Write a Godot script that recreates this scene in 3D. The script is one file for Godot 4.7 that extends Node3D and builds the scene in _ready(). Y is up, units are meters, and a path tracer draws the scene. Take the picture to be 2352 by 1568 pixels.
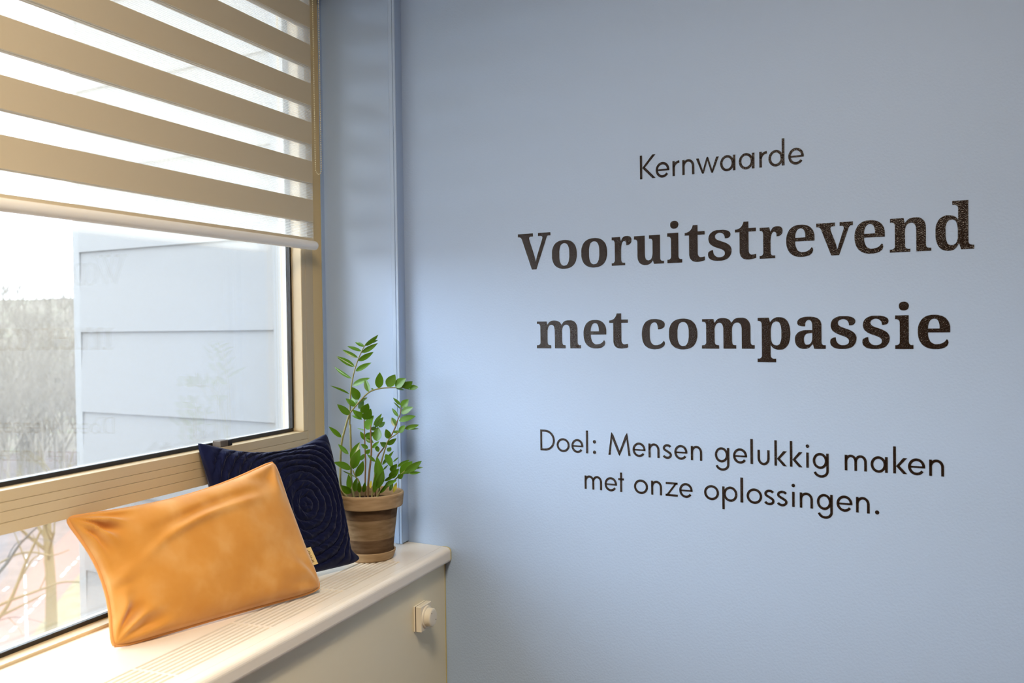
extends Node3D
# An office corner: a window with a day-and-night blind, a sill with two cushions and a pot plant, and a pale blue wall with lettering.
# World: the lettered wall is the plane z = 0; the window wall is turned by PSI from square. Window-side things use local axes
# (u into the room, y up, v along the window towards the viewer).

const PSI := 0.170412236
const F := 2169.0
const CY := 1.471
const CAM := Vector3(0, 1.471, 2.2)
const R0 := Vector3(0.8578792, -0.0133394, -0.5136782)
const R1 := Vector3(-0.0020368, -0.9997434, 0.0225601)
const R2 := Vector3(-0.5138474, -0.0183076, -0.8576863)
const SILL := 0.840

var WB := Basis(Vector3.UP, PSI)
var tp := tan(PSI)
var M := {}
var rng := RandomNumberGenerator.new()

# ------------------------------------------------------------------ pixels to places
func ray(x: float, y: float) -> Vector3:
	return R0 * ((x - 1176.0) / F) + R1 * ((y - 784.0) / F) + R2

func at_depth(x: float, y: float, d: float) -> Vector3:
	return CAM + ray(x, y) * d

func on_wall(x: float, y: float) -> Vector3:
	var r := ray(x, y)
	return CAM + r * (-CAM.z / r.z)

func on_level(x: float, y: float, h: float) -> Vector3:
	var r := ray(x, y)
	return CAM + r * ((h - CAM.y) / r.y)

func loc(p: Vector3) -> Vector3:      # world -> (u, y, v)
	return WB.inverse() * p

func wor(p: Vector3) -> Vector3:      # (u, y, v) -> world
	return WB * p

# ------------------------------------------------------------------ nodes
var names := {}
func numbered(called: String) -> String:
	var k: int = names.get(called, 0)
	names[called] = k + 1
	return called if k == 0 else "%s_%03d" % [called, k]

func thing(called: String, label: String, category: String, base: Vector3, turn := 0.0, group := "") -> Node3D:
	var o := Node3D.new()
	o.name = numbered(called)
	add_child(o)
	o.transform = Transform3D(Basis(Vector3.UP, turn), base)
	if label: o.set_meta("label", label)
	if category: o.set_meta("category", category)
	if group: o.set_meta("group", group)
	return o

# a thing whose geometry is given in window axes; base is (u, y, v)
func wthing(called: String, label: String, category: String, base: Vector3, group := "") -> Node3D:
	return thing(called, label, category, wor(base), PSI, group)

func structure(called: String, label: String, base := Vector3.ZERO, turn := 0.0) -> Node3D:
	var o := thing(called, label, "", base, turn)
	o.set_meta("kind", "structure")
	return o

func put(parent: Node3D, called: String, mesh: Mesh, mat: Material, label := "") -> MeshInstance3D:
	var o := MeshInstance3D.new()
	o.name = called
	o.mesh = mesh
	o.material_override = mat
	if label: o.set_meta("label", label)
	parent.add_child(o, true)
	return o

# ------------------------------------------------------------------ shapes
class Shape:
	var st := SurfaceTool.new()
	var off := Vector3.ZERO
	func _init(o := Vector3.ZERO) -> void:
		off = o
		st.begin(Mesh.PRIMITIVE_TRIANGLES)
		st.set_smooth_group(-1)
	func tri(a: Vector3, b: Vector3, c: Vector3) -> void:
		st.add_vertex(a - off); st.add_vertex(b - off); st.add_vertex(c - off)
	func quad(a: Vector3, b: Vector3, c: Vector3, d: Vector3) -> void:
		tri(a, b, c); tri(a, c, d)
	func box(lo: Vector3, hi: Vector3) -> void:
		hexa([Vector3(lo.x, lo.y, lo.z), Vector3(hi.x, lo.y, lo.z), Vector3(hi.x, lo.y, hi.z), Vector3(lo.x, lo.y, hi.z),
			Vector3(lo.x, hi.y, lo.z), Vector3(hi.x, hi.y, lo.z), Vector3(hi.x, hi.y, hi.z), Vector3(lo.x, hi.y, hi.z)])
	func hexa(p: Array) -> void:   # bottom 0..3 (x-z-, x+z-, x+z+, x-z+), top 4..7
		quad(p[0], p[1], p[2], p[3]); quad(p[7], p[6], p[5], p[4])
		quad(p[1], p[0], p[4], p[5]); quad(p[2], p[1], p[5], p[6])
		quad(p[3], p[2], p[6], p[7]); quad(p[0], p[3], p[7], p[4])
	# box with its edges chamfered by c
	func cbox(lo: Vector3, hi: Vector3, c: float) -> void:
		var q := []
		for sx in 2:
			for sy in 2:
				for sz in 2:
					var p := Vector3(hi.x if sx else lo.x, hi.y if sy else lo.y, hi.z if sz else lo.z)
					var dx := Vector3(-c if sx else c, 0, 0)
					var dy := Vector3(0, -c if sy else c, 0)
					var dz := Vector3(0, 0, -c if sz else c)
					q.append([p + dy + dz, p + dx + dz, p + dx + dy])   # on x face, y face, z face
		var ix := func(a, b, d): return a * 4 + b * 2 + d
		for s in 2:
			fq(q[ix.call(s, 0, 0)][0], q[ix.call(s, 1, 0)][0], q[ix.call(s, 1, 1)][0], q[ix.call(s, 0, 1)][0], Vector3(1 if s else -1, 0, 0))
			fq(q[ix.call(0, s, 0)][1], q[ix.call(1, s, 0)][1], q[ix.call(1, s, 1)][1], q[ix.call(0, s, 1)][1], Vector3(0, 1 if s else -1, 0))
			fq(q[ix.call(0, 0, s)][2], q[ix.call(1, 0, s)][2], q[ix.call(1, 1, s)][2], q[ix.call(0, 1, s)][2], Vector3(0, 0, 1 if s else -1))
		for a in 2:
			for b in 2:
				var A := 1 if a else -1
				var B := 1 if b else -1
				fq(q[ix.call(a, b, 0)][0], q[ix.call(a, b, 1)][0], q[ix.call(a, b, 1)][1], q[ix.call(a, b, 0)][1], Vector3(A, B, 0))
				fq(q[ix.call(a, 0, b)][0], q[ix.call(a, 1, b)][0], q[ix.call(a, 1, b)][2], q[ix.call(a, 0, b)][2], Vector3(A, 0, B))
				fq(q[ix.call(0, a, b)][1], q[ix.call(1, a, b)][1], q[ix.call(1, a, b)][2], q[ix.call(0, a, b)][2], Vector3(0, A, B))
		for k in 8:
			var n := Vector3(1 if k & 4 else -1, 1 if k & 2 else -1, 1 if k & 1 else -1)
			ft(q[k][0], q[k][1], q[k][2], n)
	func ft(a: Vector3, b: Vector3, c: Vector3, n: Vector3) -> void:
		if (b - a).cross(c - a).dot(n) > 0.0: tri(a, c, b)
		else: tri(a, b, c)
	func fq(a: Vector3, b: Vector3, c: Vector3, d: Vector3, n: Vector3) -> void:
		if (b - a).cross(c - a).dot(n) > 0.0: quad(a, d, c, b)
		else: quad(a, b, c, d)
	# profile: closed polygon of Vector2(u, y), swept along v; ends given per point
	func sweep(profile: Array, v0: Callable, v1: Callable) -> void:
		var n := profile.size()
		var pv := PackedVector2Array(profile)
		var cw := Geometry2D.is_polygon_clockwise(pv)
		for i in n:
			var a: Vector2 = profile[i]
			var b: Vector2 = profile[(i + 1) % n]
			var A := Vector3(a.x, a.y, v0.call(a.x)); var B := Vector3(b.x, b.y, v0.call(b.x))
			var A2 := Vector3(a.x, a.y, v1.call(a.x)); var B2 := Vector3(b.x, b.y, v1.call(b.x))
			if cw: quad(A, A2, B2, B)
			else: quad(A, B, B2, A2)
		var t := Geometry2D.triangulate_polygon(pv)
		for i in range(0, t.size(), 3):
			var p: Array = [profile[t[i]], profile[t[i + 1]], profile[t[i + 2]]]
			ft(Vector3(p[0].x, p[0].y, v0.call(p[0].x)), Vector3(p[1].x, p[1].y, v0.call(p[1].x)), Vector3(p[2].x, p[2].y, v0.call(p[2].x)), Vector3(0, 0, -1))
			ft(Vector3(p[0].x, p[0].y, v1.call(p[0].x)), Vector3(p[1].x, p[1].y, v1.call(p[1].x)), Vector3(p[2].x, p[2].y, v1.call(p[2].x)), Vector3(0, 0, 1))
	# flat polygon (x, y) with thickness along z
	func slab(poly: PackedVector2Array, z0: float, z1: float) -> void:
		var t := Geometry2D.triangulate_polygon(poly)
		for i in range(0, t.size(), 3):
			var p: Array = [poly[t[i]], poly[t[i + 1]], poly[t[i + 2]]]
			ft(Vector3(p[0].x, p[0].y, z1), Vector3(p[1].x, p[1].y, z1), Vector3(p[2].x, p[2].y, z1), Vector3(0, 0, 1))
		for i in poly.size():
			var a := poly[i]; var b := poly[(i + 1) % poly.size()]
			quad(Vector3(a.x, a.y, z0), Vector3(b.x, b.y, z0), Vector3(b.x, b.y, z1), Vector3(a.x, a.y, z1))
	func done() -> ArrayMesh:
		st.generate_normals()
		return st.commit()

# a smooth grid surface from a function of (s, t)
func grid(n: int, m: int, f: Callable, flip := false, uv := Vector2(1, 1)) -> ArrayMesh:
	var P := PackedVector3Array(); var N := PackedVector3Array(); var U := PackedVector2Array(); var I := PackedInt32Array()
	for j in m + 1:
		for i in n + 1:
			P.append(f.call(float(i) / n, float(j) / m))
			U.append(Vector2(float(i) / n, float(j) / m) * uv)
	var w := n + 1
	for j in m + 1:
		for i in n + 1:
			var a := P[j * w + mini(i + 1, n)] - P[j * w + maxi(i - 1, 0)]
			var b := P[mini(j + 1, m) * w + i] - P[maxi(j - 1, 0) * w + i]
			var c := a.cross(b).normalized()
			N.append(-c if flip else c)
	for j in m:
		for i in n:
			var k := j * w + i
			if flip: I.append_array([k, k + 1, k + w + 1, k, k + w + 1, k + w])
			else: I.append_array([k, k + w + 1, k + 1, k, k + w, k + w + 1])
	var arr := []
	arr.resize(Mesh.ARRAY_MAX)
	arr[Mesh.ARRAY_VERTEX] = P; arr[Mesh.ARRAY_NORMAL] = N; arr[Mesh.ARRAY_TEX_UV] = U; arr[Mesh.ARRAY_INDEX] = I
	var am := ArrayMesh.new()
	am.add_surface_from_arrays(Mesh.PRIMITIVE_TRIANGLES, arr)
	return am

# lathe about y: profile of Vector2(radius, height); sharp corners by repeating points
func lathe(profile: Array, seg := 56) -> ArrayMesh:
	var st := SurfaceTool.new()
	st.begin(Mesh.PRIMITIVE_TRIANGLES)
	for i in profile.size() - 1:
		var a: Vector2 = profile[i]; var b: Vector2 = profile[i + 1]
		if a.is_equal_approx(b): continue
		st.set_smooth_group(i + 1)
		for k in seg:
			var t0 := TAU * k / seg; var t1 := TAU * (k + 1) / seg
			var A := Vector3(cos(t0) * a.x, a.y, sin(t0) * a.x); var B := Vector3(cos(t1) * a.x, a.y, sin(t1) * a.x)
			var C := Vector3(cos(t1) * b.x, b.y, sin(t1) * b.x); var D := Vector3(cos(t0) * b.x, b.y, sin(t0) * b.x)
			if a.x > 1e-6:
				st.add_vertex(A); st.add_vertex(C); st.add_vertex(B)
			if b.x > 1e-6:
				st.add_vertex(A); st.add_vertex(D); st.add_vertex(C)
	st.generate_normals()
	return st.commit()

func tube(path: Array, radii: Array, seg := 8, off := Vector3.ZERO) -> ArrayMesh:
	var st := SurfaceTool.new()
	st.begin(Mesh.PRIMITIVE_TRIANGLES)
	add_tube(st, path, radii, seg, off)
	st.generate_normals()
	return st.commit()

func add_tube(st: SurfaceTool, path: Array, radii: Array, seg: int, off := Vector3.ZERO) -> void:
	st.set_smooth_group(1)
	var rings := []
	var side := Vector3.ZERO
	for i in path.size():
		var d: Vector3 = (path[mini(i + 1, path.size() - 1)] - path[maxi(i - 1, 0)]).normalized()
		if side == Vector3.ZERO:
			side = d.cross(Vector3.UP if absf(d.y) < 0.9 else Vector3.RIGHT).normalized()
		side = (side - d * side.dot(d)).normalized()
		var up := d.cross(side)
		var ring := []
		var r: float = radii[mini(i, radii.size() - 1)]
		for k in seg:
			var a := TAU * k / seg
			ring.append(path[i] - off + (side * cos(a) + up * sin(a)) * r)
		rings.append(ring)
	for i in rings.size() - 1:
		for k in seg:
			var A: Vector3 = rings[i][k]; var B: Vector3 = rings[i][(k + 1) % seg]
			var C: Vector3 = rings[i + 1][(k + 1) % seg]; var D: Vector3 = rings[i + 1][k]
			for p in [A, B, C, A, C, D]: st.add_vertex(p)
	st.set_smooth_group(-1)
	for e in 2:
		var ring: Array = rings[0] if e == 0 else rings[-1]
		for k in range(1, seg - 1):
			var tri := [ring[0], ring[k + 1], ring[k]] if e == 0 else [ring[0], ring[k], ring[k + 1]]
			for p in tri: st.add_vertex(p)

func smooth_path(pts: Array, per := 6) -> Array:
	var c := Curve3D.new()
	for i in pts.size():
		var t: Vector3 = (pts[mini(i + 1, pts.size() - 1)] - pts[maxi(i - 1, 0)]) / 6.0
		c.add_point(pts[i], -t, t)
	var out := []
	for i in pts.size() - 1:
		for k in per:
			out.append(c.sample(i, float(k) / per))
	out.append(pts[-1])
	return out

# ------------------------------------------------------------------ materials
func noise_tex(freq: float, size := 512, octaves := 4, ramp: Array = [], seed_ := 1, kind := FastNoiseLite.TYPE_SIMPLEX_SMOOTH) -> NoiseTexture2D:
	var n := FastNoiseLite.new()
	n.noise_type = kind
	n.frequency = freq
	n.fractal_octaves = octaves
	n.seed = seed_
	var t := NoiseTexture2D.new()
	t.width = size; t.height = size
	t.seamless = true
	t.noise = n
	if ramp:
		var g := Gradient.new()
		g.offsets = PackedFloat32Array(ramp[0])
		g.colors = PackedColorArray(ramp[1])
		t.color_ramp = g
	return t

func mat(called: String, c: Color, rough := 0.6, spec := 0.5) -> StandardMaterial3D:
	var m := StandardMaterial3D.new()
	m.resource_name = called
	m.albedo_color = c
	m.roughness = rough
	m.metallic_specular = spec
	M[called] = m
	return m

func tri_map(m: StandardMaterial3D, scale: float, in_world := true) -> void:
	m.uv1_triplanar = true
	m.uv1_world_triplanar = in_world
	m.uv1_scale = Vector3.ONE * scale

func rgb(r: float, g: float, b: float) -> Color:
	return Color(r / 255.0, g / 255.0, b / 255.0)

func materials() -> void:
	var m := mat("wall_paint", rgb(174, 196, 226), 0.55, 0.4)
	m.heightmap_enabled = true
	m.heightmap_texture = noise_tex(0.045, 512, 3, [], 3)
	m.heightmap_scale = 0.035
	tri_map(m, 5.5)
	mat("gloss_paint", rgb(174, 196, 226), 0.34, 0.5)
	m = mat("vinyl", rgb(34, 20, 9), 0.22, 0.42)
	m.heightmap_enabled = true
	m.heightmap_texture = noise_tex(0.08, 512, 2, [], 5)
	m.heightmap_scale = 0.06
	tri_map(m, 7.0)
	mat("frame", rgb(201, 181, 144), 0.38, 0.5)
	mat("jamb", rgb(222, 194, 138), 0.40, 0.5)
	mat("caulk", rgb(196, 180, 156), 0.7, 0.3)
	mat("spacer", rgb(212, 216, 218), 0.5, 0.4)
	mat("gasket", rgb(22, 18, 16), 0.45, 0.5)
	m = mat("glass", Color(0.96, 1.0, 0.99, 0.03), 0.0, 0.5)
	m.transparency = BaseMaterial3D.TRANSPARENCY_ALPHA
	mat("sill", rgb(240, 231, 215), 0.28, 0.5)
	mat("panel", rgb(236, 226, 196), 0.42, 0.5)
	mat("old_filler", rgb(226, 204, 130), 0.6, 0.4)
	mat("plastic", rgb(234, 224, 202), 0.35, 0.5)
	mat("dark_gap", rgb(60, 46, 32), 0.8, 0.3)
	# blind
	m = mat("blind_cloth", rgb(216, 200, 168), 0.9, 0.2)
	m.backlight_enabled = true
	m.backlight = Color(0.22, 0.2, 0.17)
	m = mat("blind_sheer", rgb(250, 249, 246), 0.9, 0.2)
	m.transparency = BaseMaterial3D.TRANSPARENCY_ALPHA
	var im := Image.create(8, 64, false, Image.FORMAT_RGBA8)
	for y in 64:
		var a := 0.17 + 0.28 * (0.5 + 0.5 * cos(TAU * y / 64.0))
		for x in 8: im.set_pixel(x, y, Color(1, 1, 1, a))
	m.albedo_texture = ImageTexture.create_from_image(im)
	m.backlight_enabled = true
	m.backlight = Color(0.95, 0.95, 0.94)
	mat("blind_bar", rgb(248, 242, 230), 0.4, 0.5)
	mat("chain", rgb(226, 210, 170), 0.35, 0.6)
	# cushions
	m = mat("mustard_velvet", rgb(255, 255, 255), 0.85, 0.25)
	m.albedo_texture = noise_tex(0.008, 512, 4, [[0.1, 0.45, 0.65, 1.0], [rgb(199, 133, 50), rgb(205, 141, 60), rgb(212, 151, 74), rgb(223, 170, 104)]], 11)
	tri_map(m, 2.2, false)
	m.rim_enabled = true
	m.rim = 0.9
	m.rim_tint = 0.35
	m = mat("mustard_piping", rgb(214, 152, 88), 0.8, 0.25)
	m.rim_enabled = true
	m.rim = 0.4
	m = mat("navy_velvet", rgb(12, 17, 48), 0.85, 0.2)
	m.rim_enabled = true
	m.rim = 0.6
	m.rim_tint = 0.4
	m = mat("tag_cloth", rgb(214, 190, 132), 0.8, 0.3)
	mat("tag_print", rgb(120, 88, 50), 0.8, 0.3)
	# pot plant
	for a in [["clay_rim", rgb(172, 142, 104)], ["clay_dark", rgb(92, 68, 44)], ["clay_mid", rgb(134, 108, 76)]]:
		m = mat(a[0], rgb(255, 255, 255), 0.8, 0.3)
		var c: Color = a[1]
		m.albedo_texture = noise_tex(0.02, 256, 4, [[0.2, 0.8], [c.darkened(0.12), c.lightened(0.08)]], 21)
		m.uv1_triplanar = true
		m.uv1_scale = Vector3(3, 14, 3)
	mat("soil", rgb(50, 36, 26), 0.95, 0.2)
	for a in [["leaf_green", rgb(76, 118, 20)], ["leaf_yellow", rgb(190, 176, 40)]]:
		m = mat(a[0], a[1], 0.28, 0.5)
		m.backlight_enabled = true
		m.backlight = Color(0.24, 0.32, 0.03)
	mat("stem_green", rgb(136, 132, 82), 0.5, 0.4)
	mat("stem_brown", rgb(124, 98, 66), 0.55, 0.4)
	# outdoors
	m = mat("cladding", rgb(106, 104, 102), 0.5, 0.4)
	mat("cladding_trim", rgb(116, 115, 113), 0.5, 0.4)
	m = mat("hill_ground", rgb(255, 255, 255), 1.0, 0.1)
	m.albedo_texture = noise_tex(0.01, 512, 5, [[0.25, 0.5, 0.75], [rgb(94, 86, 77), rgb(112, 103, 92), rgb(103, 101, 85)]], 31)
	tri_map(m, 0.02)
	mat("bark", rgb(119, 110, 99), 0.95, 0.1)
	mat("bark_olive", rgb(101, 89, 63), 0.95, 0.1)
	mat("bark_dark", rgb(70, 72, 70), 0.95, 0.1)
	m = mat("asphalt", rgb(255, 255, 255), 0.95, 0.1)
	m.albedo_texture = noise_tex(0.02, 256, 4, [[0.3, 0.7], [rgb(93, 84, 80), rgb(103, 92, 87)]], 33)
	tri_map(m, 0.1)
	mat("cycle_path", rgb(112, 88, 81), 0.95, 0.1)
	m = mat("verge", rgb(255, 255, 255), 1.0, 0.1)
	m.albedo_texture = noise_tex(0.03, 256, 4, [[0.3, 0.7], [rgb(101, 94, 74), rgb(112, 102, 81)]], 34)
	tri_map(m, 0.1)
	mat("road_paint", rgb(171, 169, 166), 0.8, 0.2)
	# room behind the viewer
	mat("ceiling_white", rgb(242, 240, 236), 0.9, 0.2)
	mat("room_bounce_tone", rgb(172, 152, 143), 0.9, 0.2)  # unseen walls, tinted pinkish and darkened to shape the bounced light
	mat("carpet", rgb(118, 102, 96), 1.0, 0.1)
	m = mat("lamp_diffuser", rgb(255, 244, 226), 0.6, 0.3)
	m.emission_enabled = true
	m.emission = rgb(255, 226, 190)
	m.emission_energy_multiplier = 1.6

# ------------------------------------------------------------------ scene
func _ready() -> void:
	rng.seed = 7
	# camera
	var cam := Camera3D.new()
	cam.name = "camera"
	add_child(cam)
	cam.transform = Transform3D(Basis(R0, -R1, -R2), CAM)
	var lens := CameraAttributesPhysical.new()
	lens.frustum_focal_length = 12.0 * F / 784.0
	lens.frustum_near = 0.05
	lens.frustum_far = 3000.0
	lens.frustum_focus_distance = 2.5
	lens.exposure_aperture = 4.5
	lens.exposure_multiplier = 1.0
	cam.attributes = lens
	cam.fov = rad_to_deg(2.0 * atan(784.0 / F))
	cam.near = 0.05
	cam.far = 3000.0
	cam.current = true
	# overcast sky
	var sky := ProceduralSkyMaterial.new()
	sky.sky_top_color = Color(0.885, 0.945, 1.0)
	sky.sky_horizon_color = Color(0.905, 0.955, 1.0)
	sky.ground_bottom_color = Color(0.50, 0.48, 0.45)
	sky.ground_horizon_color = Color(0.62, 0.61, 0.59)
	sky.energy_multiplier = 9.6
	var e := Environment.new()
	e.background_mode = Environment.BG_SKY
	e.sky = Sky.new()
	e.sky.sky_material = sky
	e.tonemap_mode = Environment.TONE_MAPPER_LINEAR
	e.tonemap_exposure = 1.0
	e.sdfgi_enabled = true
	e.ssao_enabled = true
	e.ssil_enabled = true
	var we := WorldEnvironment.new()
	we.name = "surroundings"
	we.environment = e
	add_child(we)
	materials()
	room()
	window("window_1", "aluminium window with a mid rail and black gaskets", 0.0, 1.50)
	sill_and_radiator()
	blind("half-lowered cream day-and-night blind with solid and sheer stripes over navy cushion", 0.0, 1.45)
	lettering()
	cushions()
	plant()
	small_things()
	outdoors()

const CEIL := 2.72
func room() -> void:
	var s := structure("floor", "grey carpet floor of the office")
	var b := Shape.new(); b.box(Vector3(-2.6, -0.15, -0.3), Vector3(3.3, 0, 5.3)); put(s, "floor_slab", b.done(), M.carpet)
	s = structure("ceiling", "white ceiling of the office")
	b = Shape.new(); b.box(Vector3(-2.6, CEIL, -0.3), Vector3(3.3, CEIL + 0.2, 5.3)); put(s, "ceiling_slab", b.done(), M.ceiling_white)
	s = structure("wall_right", "pale blue painted wall carrying dark lettering")
	b = Shape.new(); b.box(Vector3(-2.03, 0, -0.2), Vector3(3.3, CEIL, 0)); put(s, "plaster", b.done(), M.wall_paint)
	s = structure("wall_front", "end wall across from the window, toned down for bounce light")
	b = Shape.new(); b.box(Vector3(3.1, 0, 0), Vector3(3.3, CEIL, 5.1)); put(s, "plaster", b.done(), M.room_bounce_tone)
	s = structure("wall_back", "wall behind the viewer, toned down for bounce light")
	b = Shape.new(); b.box(Vector3(-2.6, 0, 5.1), Vector3(3.3, CEIL, 5.3)); put(s, "plaster", b.done(), M.room_bounce_tone)
	# window wall in window axes: lower wall, lintel, two piers
	s = structure("wall_left", "low wall under the window", Vector3.ZERO, PSI)
	var wall_end := func(u): return u * tp
	var far := func(_u): return 5.6
	b = Shape.new()
	b.sweep([Vector2(-2.01, 0), Vector2(-1.86, 0), Vector2(-1.86, SILL - 0.05), Vector2(-2.01, SILL - 0.05)], wall_end, far)
	put(s, "lower_wall", b.done(), M.wall_paint)
	s = structure("wall_lintel", "wall above the window", Vector3.ZERO, PSI)
	b = Shape.new()
	b.sweep([Vector2(-2.01, 2.50), Vector2(-1.68, 2.50), Vector2(-1.68, CEIL), Vector2(-2.01, CEIL)], wall_end, far)
	put(s, "lintel", b.done(), M.wall_paint)
	s = structure("wall_corner", "glossy pale blue pier between the window and the lettered wall", Vector3.ZERO, PSI)
	b = Shape.new()
	b.sweep([Vector2(-2.01, SILL - 0.05), Vector2(-1.905, SILL - 0.05), Vector2(-1.905, 2.50), Vector2(-2.01, 2.50)], wall_end, func(_u): return -0.2418)
	b.sweep([Vector2(-1.905, SILL), Vector2(-1.6795, SILL), Vector2(-1.6795, 2.50), Vector2(-1.905, 2.50)], wall_end, func(_u): return -0.2577)
	put(s, "corner_pier", b.done(), M.gloss_paint)
	s = structure("wall_pier", "pale blue wall beyond the windows", Vector3.ZERO, PSI)
	b = Shape.new()
	b.box(Vector3(-2.01, SILL - 0.05, 1.5), Vector3(-1.905, 2.50, 5.6))
	put(s, "far_pier", b.done(), M.wall_paint)
	# cable duct in the corner
	s = structure("trim_1", "pale blue painted cable duct running up the corner", Vector3.ZERO, PSI)
	b = Shape.new()
	b.sweep([Vector2(-1.6765, SILL + 0.004), Vector2(-1.6545, SILL + 0.004), Vector2(-1.6545, CEIL), Vector2(-1.6765, CEIL)], wall_end, func(_u): return -0.2490)
	put(s, "duct_body", b.done(), M.gloss_paint)
	b = Shape.new()
	b.cbox(Vector3(-1.6765, SILL + 0.001, -0.2492), Vector3(-1.6640, CEIL, -0.2450), 0.001)
	put(s, "duct_cover", b.done(), M.gloss_paint)
	b = Shape.new()
	b.cbox(Vector3(-1.6628, SILL + 0.001, -0.2492), Vector3(-1.6545, CEIL, -0.2440), 0.0012)
	put(s, "duct_lip", b.done(), M.gloss_paint)
	# lights above, out of view: the thermostat's shadow points back to a downlight near the window
	var c := wor(Vector3(-0.80, CEIL, 1.20))
	var t := thing("ceiling_downlight", "round recessed downlight in the ceiling near the window", "light", c)
	put(t, "trim_ring", lathe([Vector2(0.085, -0.004), Vector2(0.115, -0.004), Vector2(0.115, 0.0)], 40), M.ceiling_white)
	put(t, "lamp_face", lathe([Vector2(0.085, -0.002), Vector2(0, -0.002)], 40), M.lamp_diffuser)
	var sp := SpotLight3D.new()
	sp.name = "downlight_beam"
	sp.light_color = Color(1.0, 0.94, 0.84)
	sp.light_energy = 3.3
	sp.light_size = 0.08
	sp.spot_range = 12.0
	sp.spot_attenuation = 2.0
	sp.spot_angle = 56.0
	sp.spot_angle_attenuation = 1.0
	sp.shadow_enabled = true
	t.add_child(sp)
	sp.transform = Transform3D(Basis(Vector3.RIGHT, -PI / 2), Vector3(0, -0.012, 0))
	t = thing("added_fill_panel", "square panel light added as unseen fill beside the downlight", "light", Vector3(-0.45, CEIL, 1.78))  # added fill lamp; the thermostat shadow only accounts for the downlight
	b = Shape.new()
	for k in 4:
		var a := Basis(Vector3.UP, k * PI / 2)
		var c0: Vector3 = a * Vector3(-0.31, -0.02, -0.31); var c1: Vector3 = a * Vector3(0.29, 0, -0.29)
		b.box(Vector3(minf(c0.x, c1.x), -0.02, minf(c0.z, c1.z)), Vector3(maxf(c0.x, c1.x), 0.0, maxf(c0.z, c1.z)))
	put(t, "frame", b.done(), M.ceiling_white)
	b = Shape.new(); b.box(Vector3(-0.288, -0.008, -0.288), Vector3(0.288, 0.0, 0.288)); put(t, "diffuser", b.done(), M.lamp_diffuser)
	var l := AreaLight3D.new()
	l.name = "fill_light"
	l.area_size = Vector2(0.56, 0.56)
	l.light_color = Color(1.0, 0.935, 0.85)
	l.light_energy = 4.2
	l.area_range = 12.0
	l.shadow_enabled = true
	t.add_child(l)
	l.transform = Transform3D(Basis(Vector3.RIGHT, -PI / 2), Vector3(0, -0.012, 0))

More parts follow.
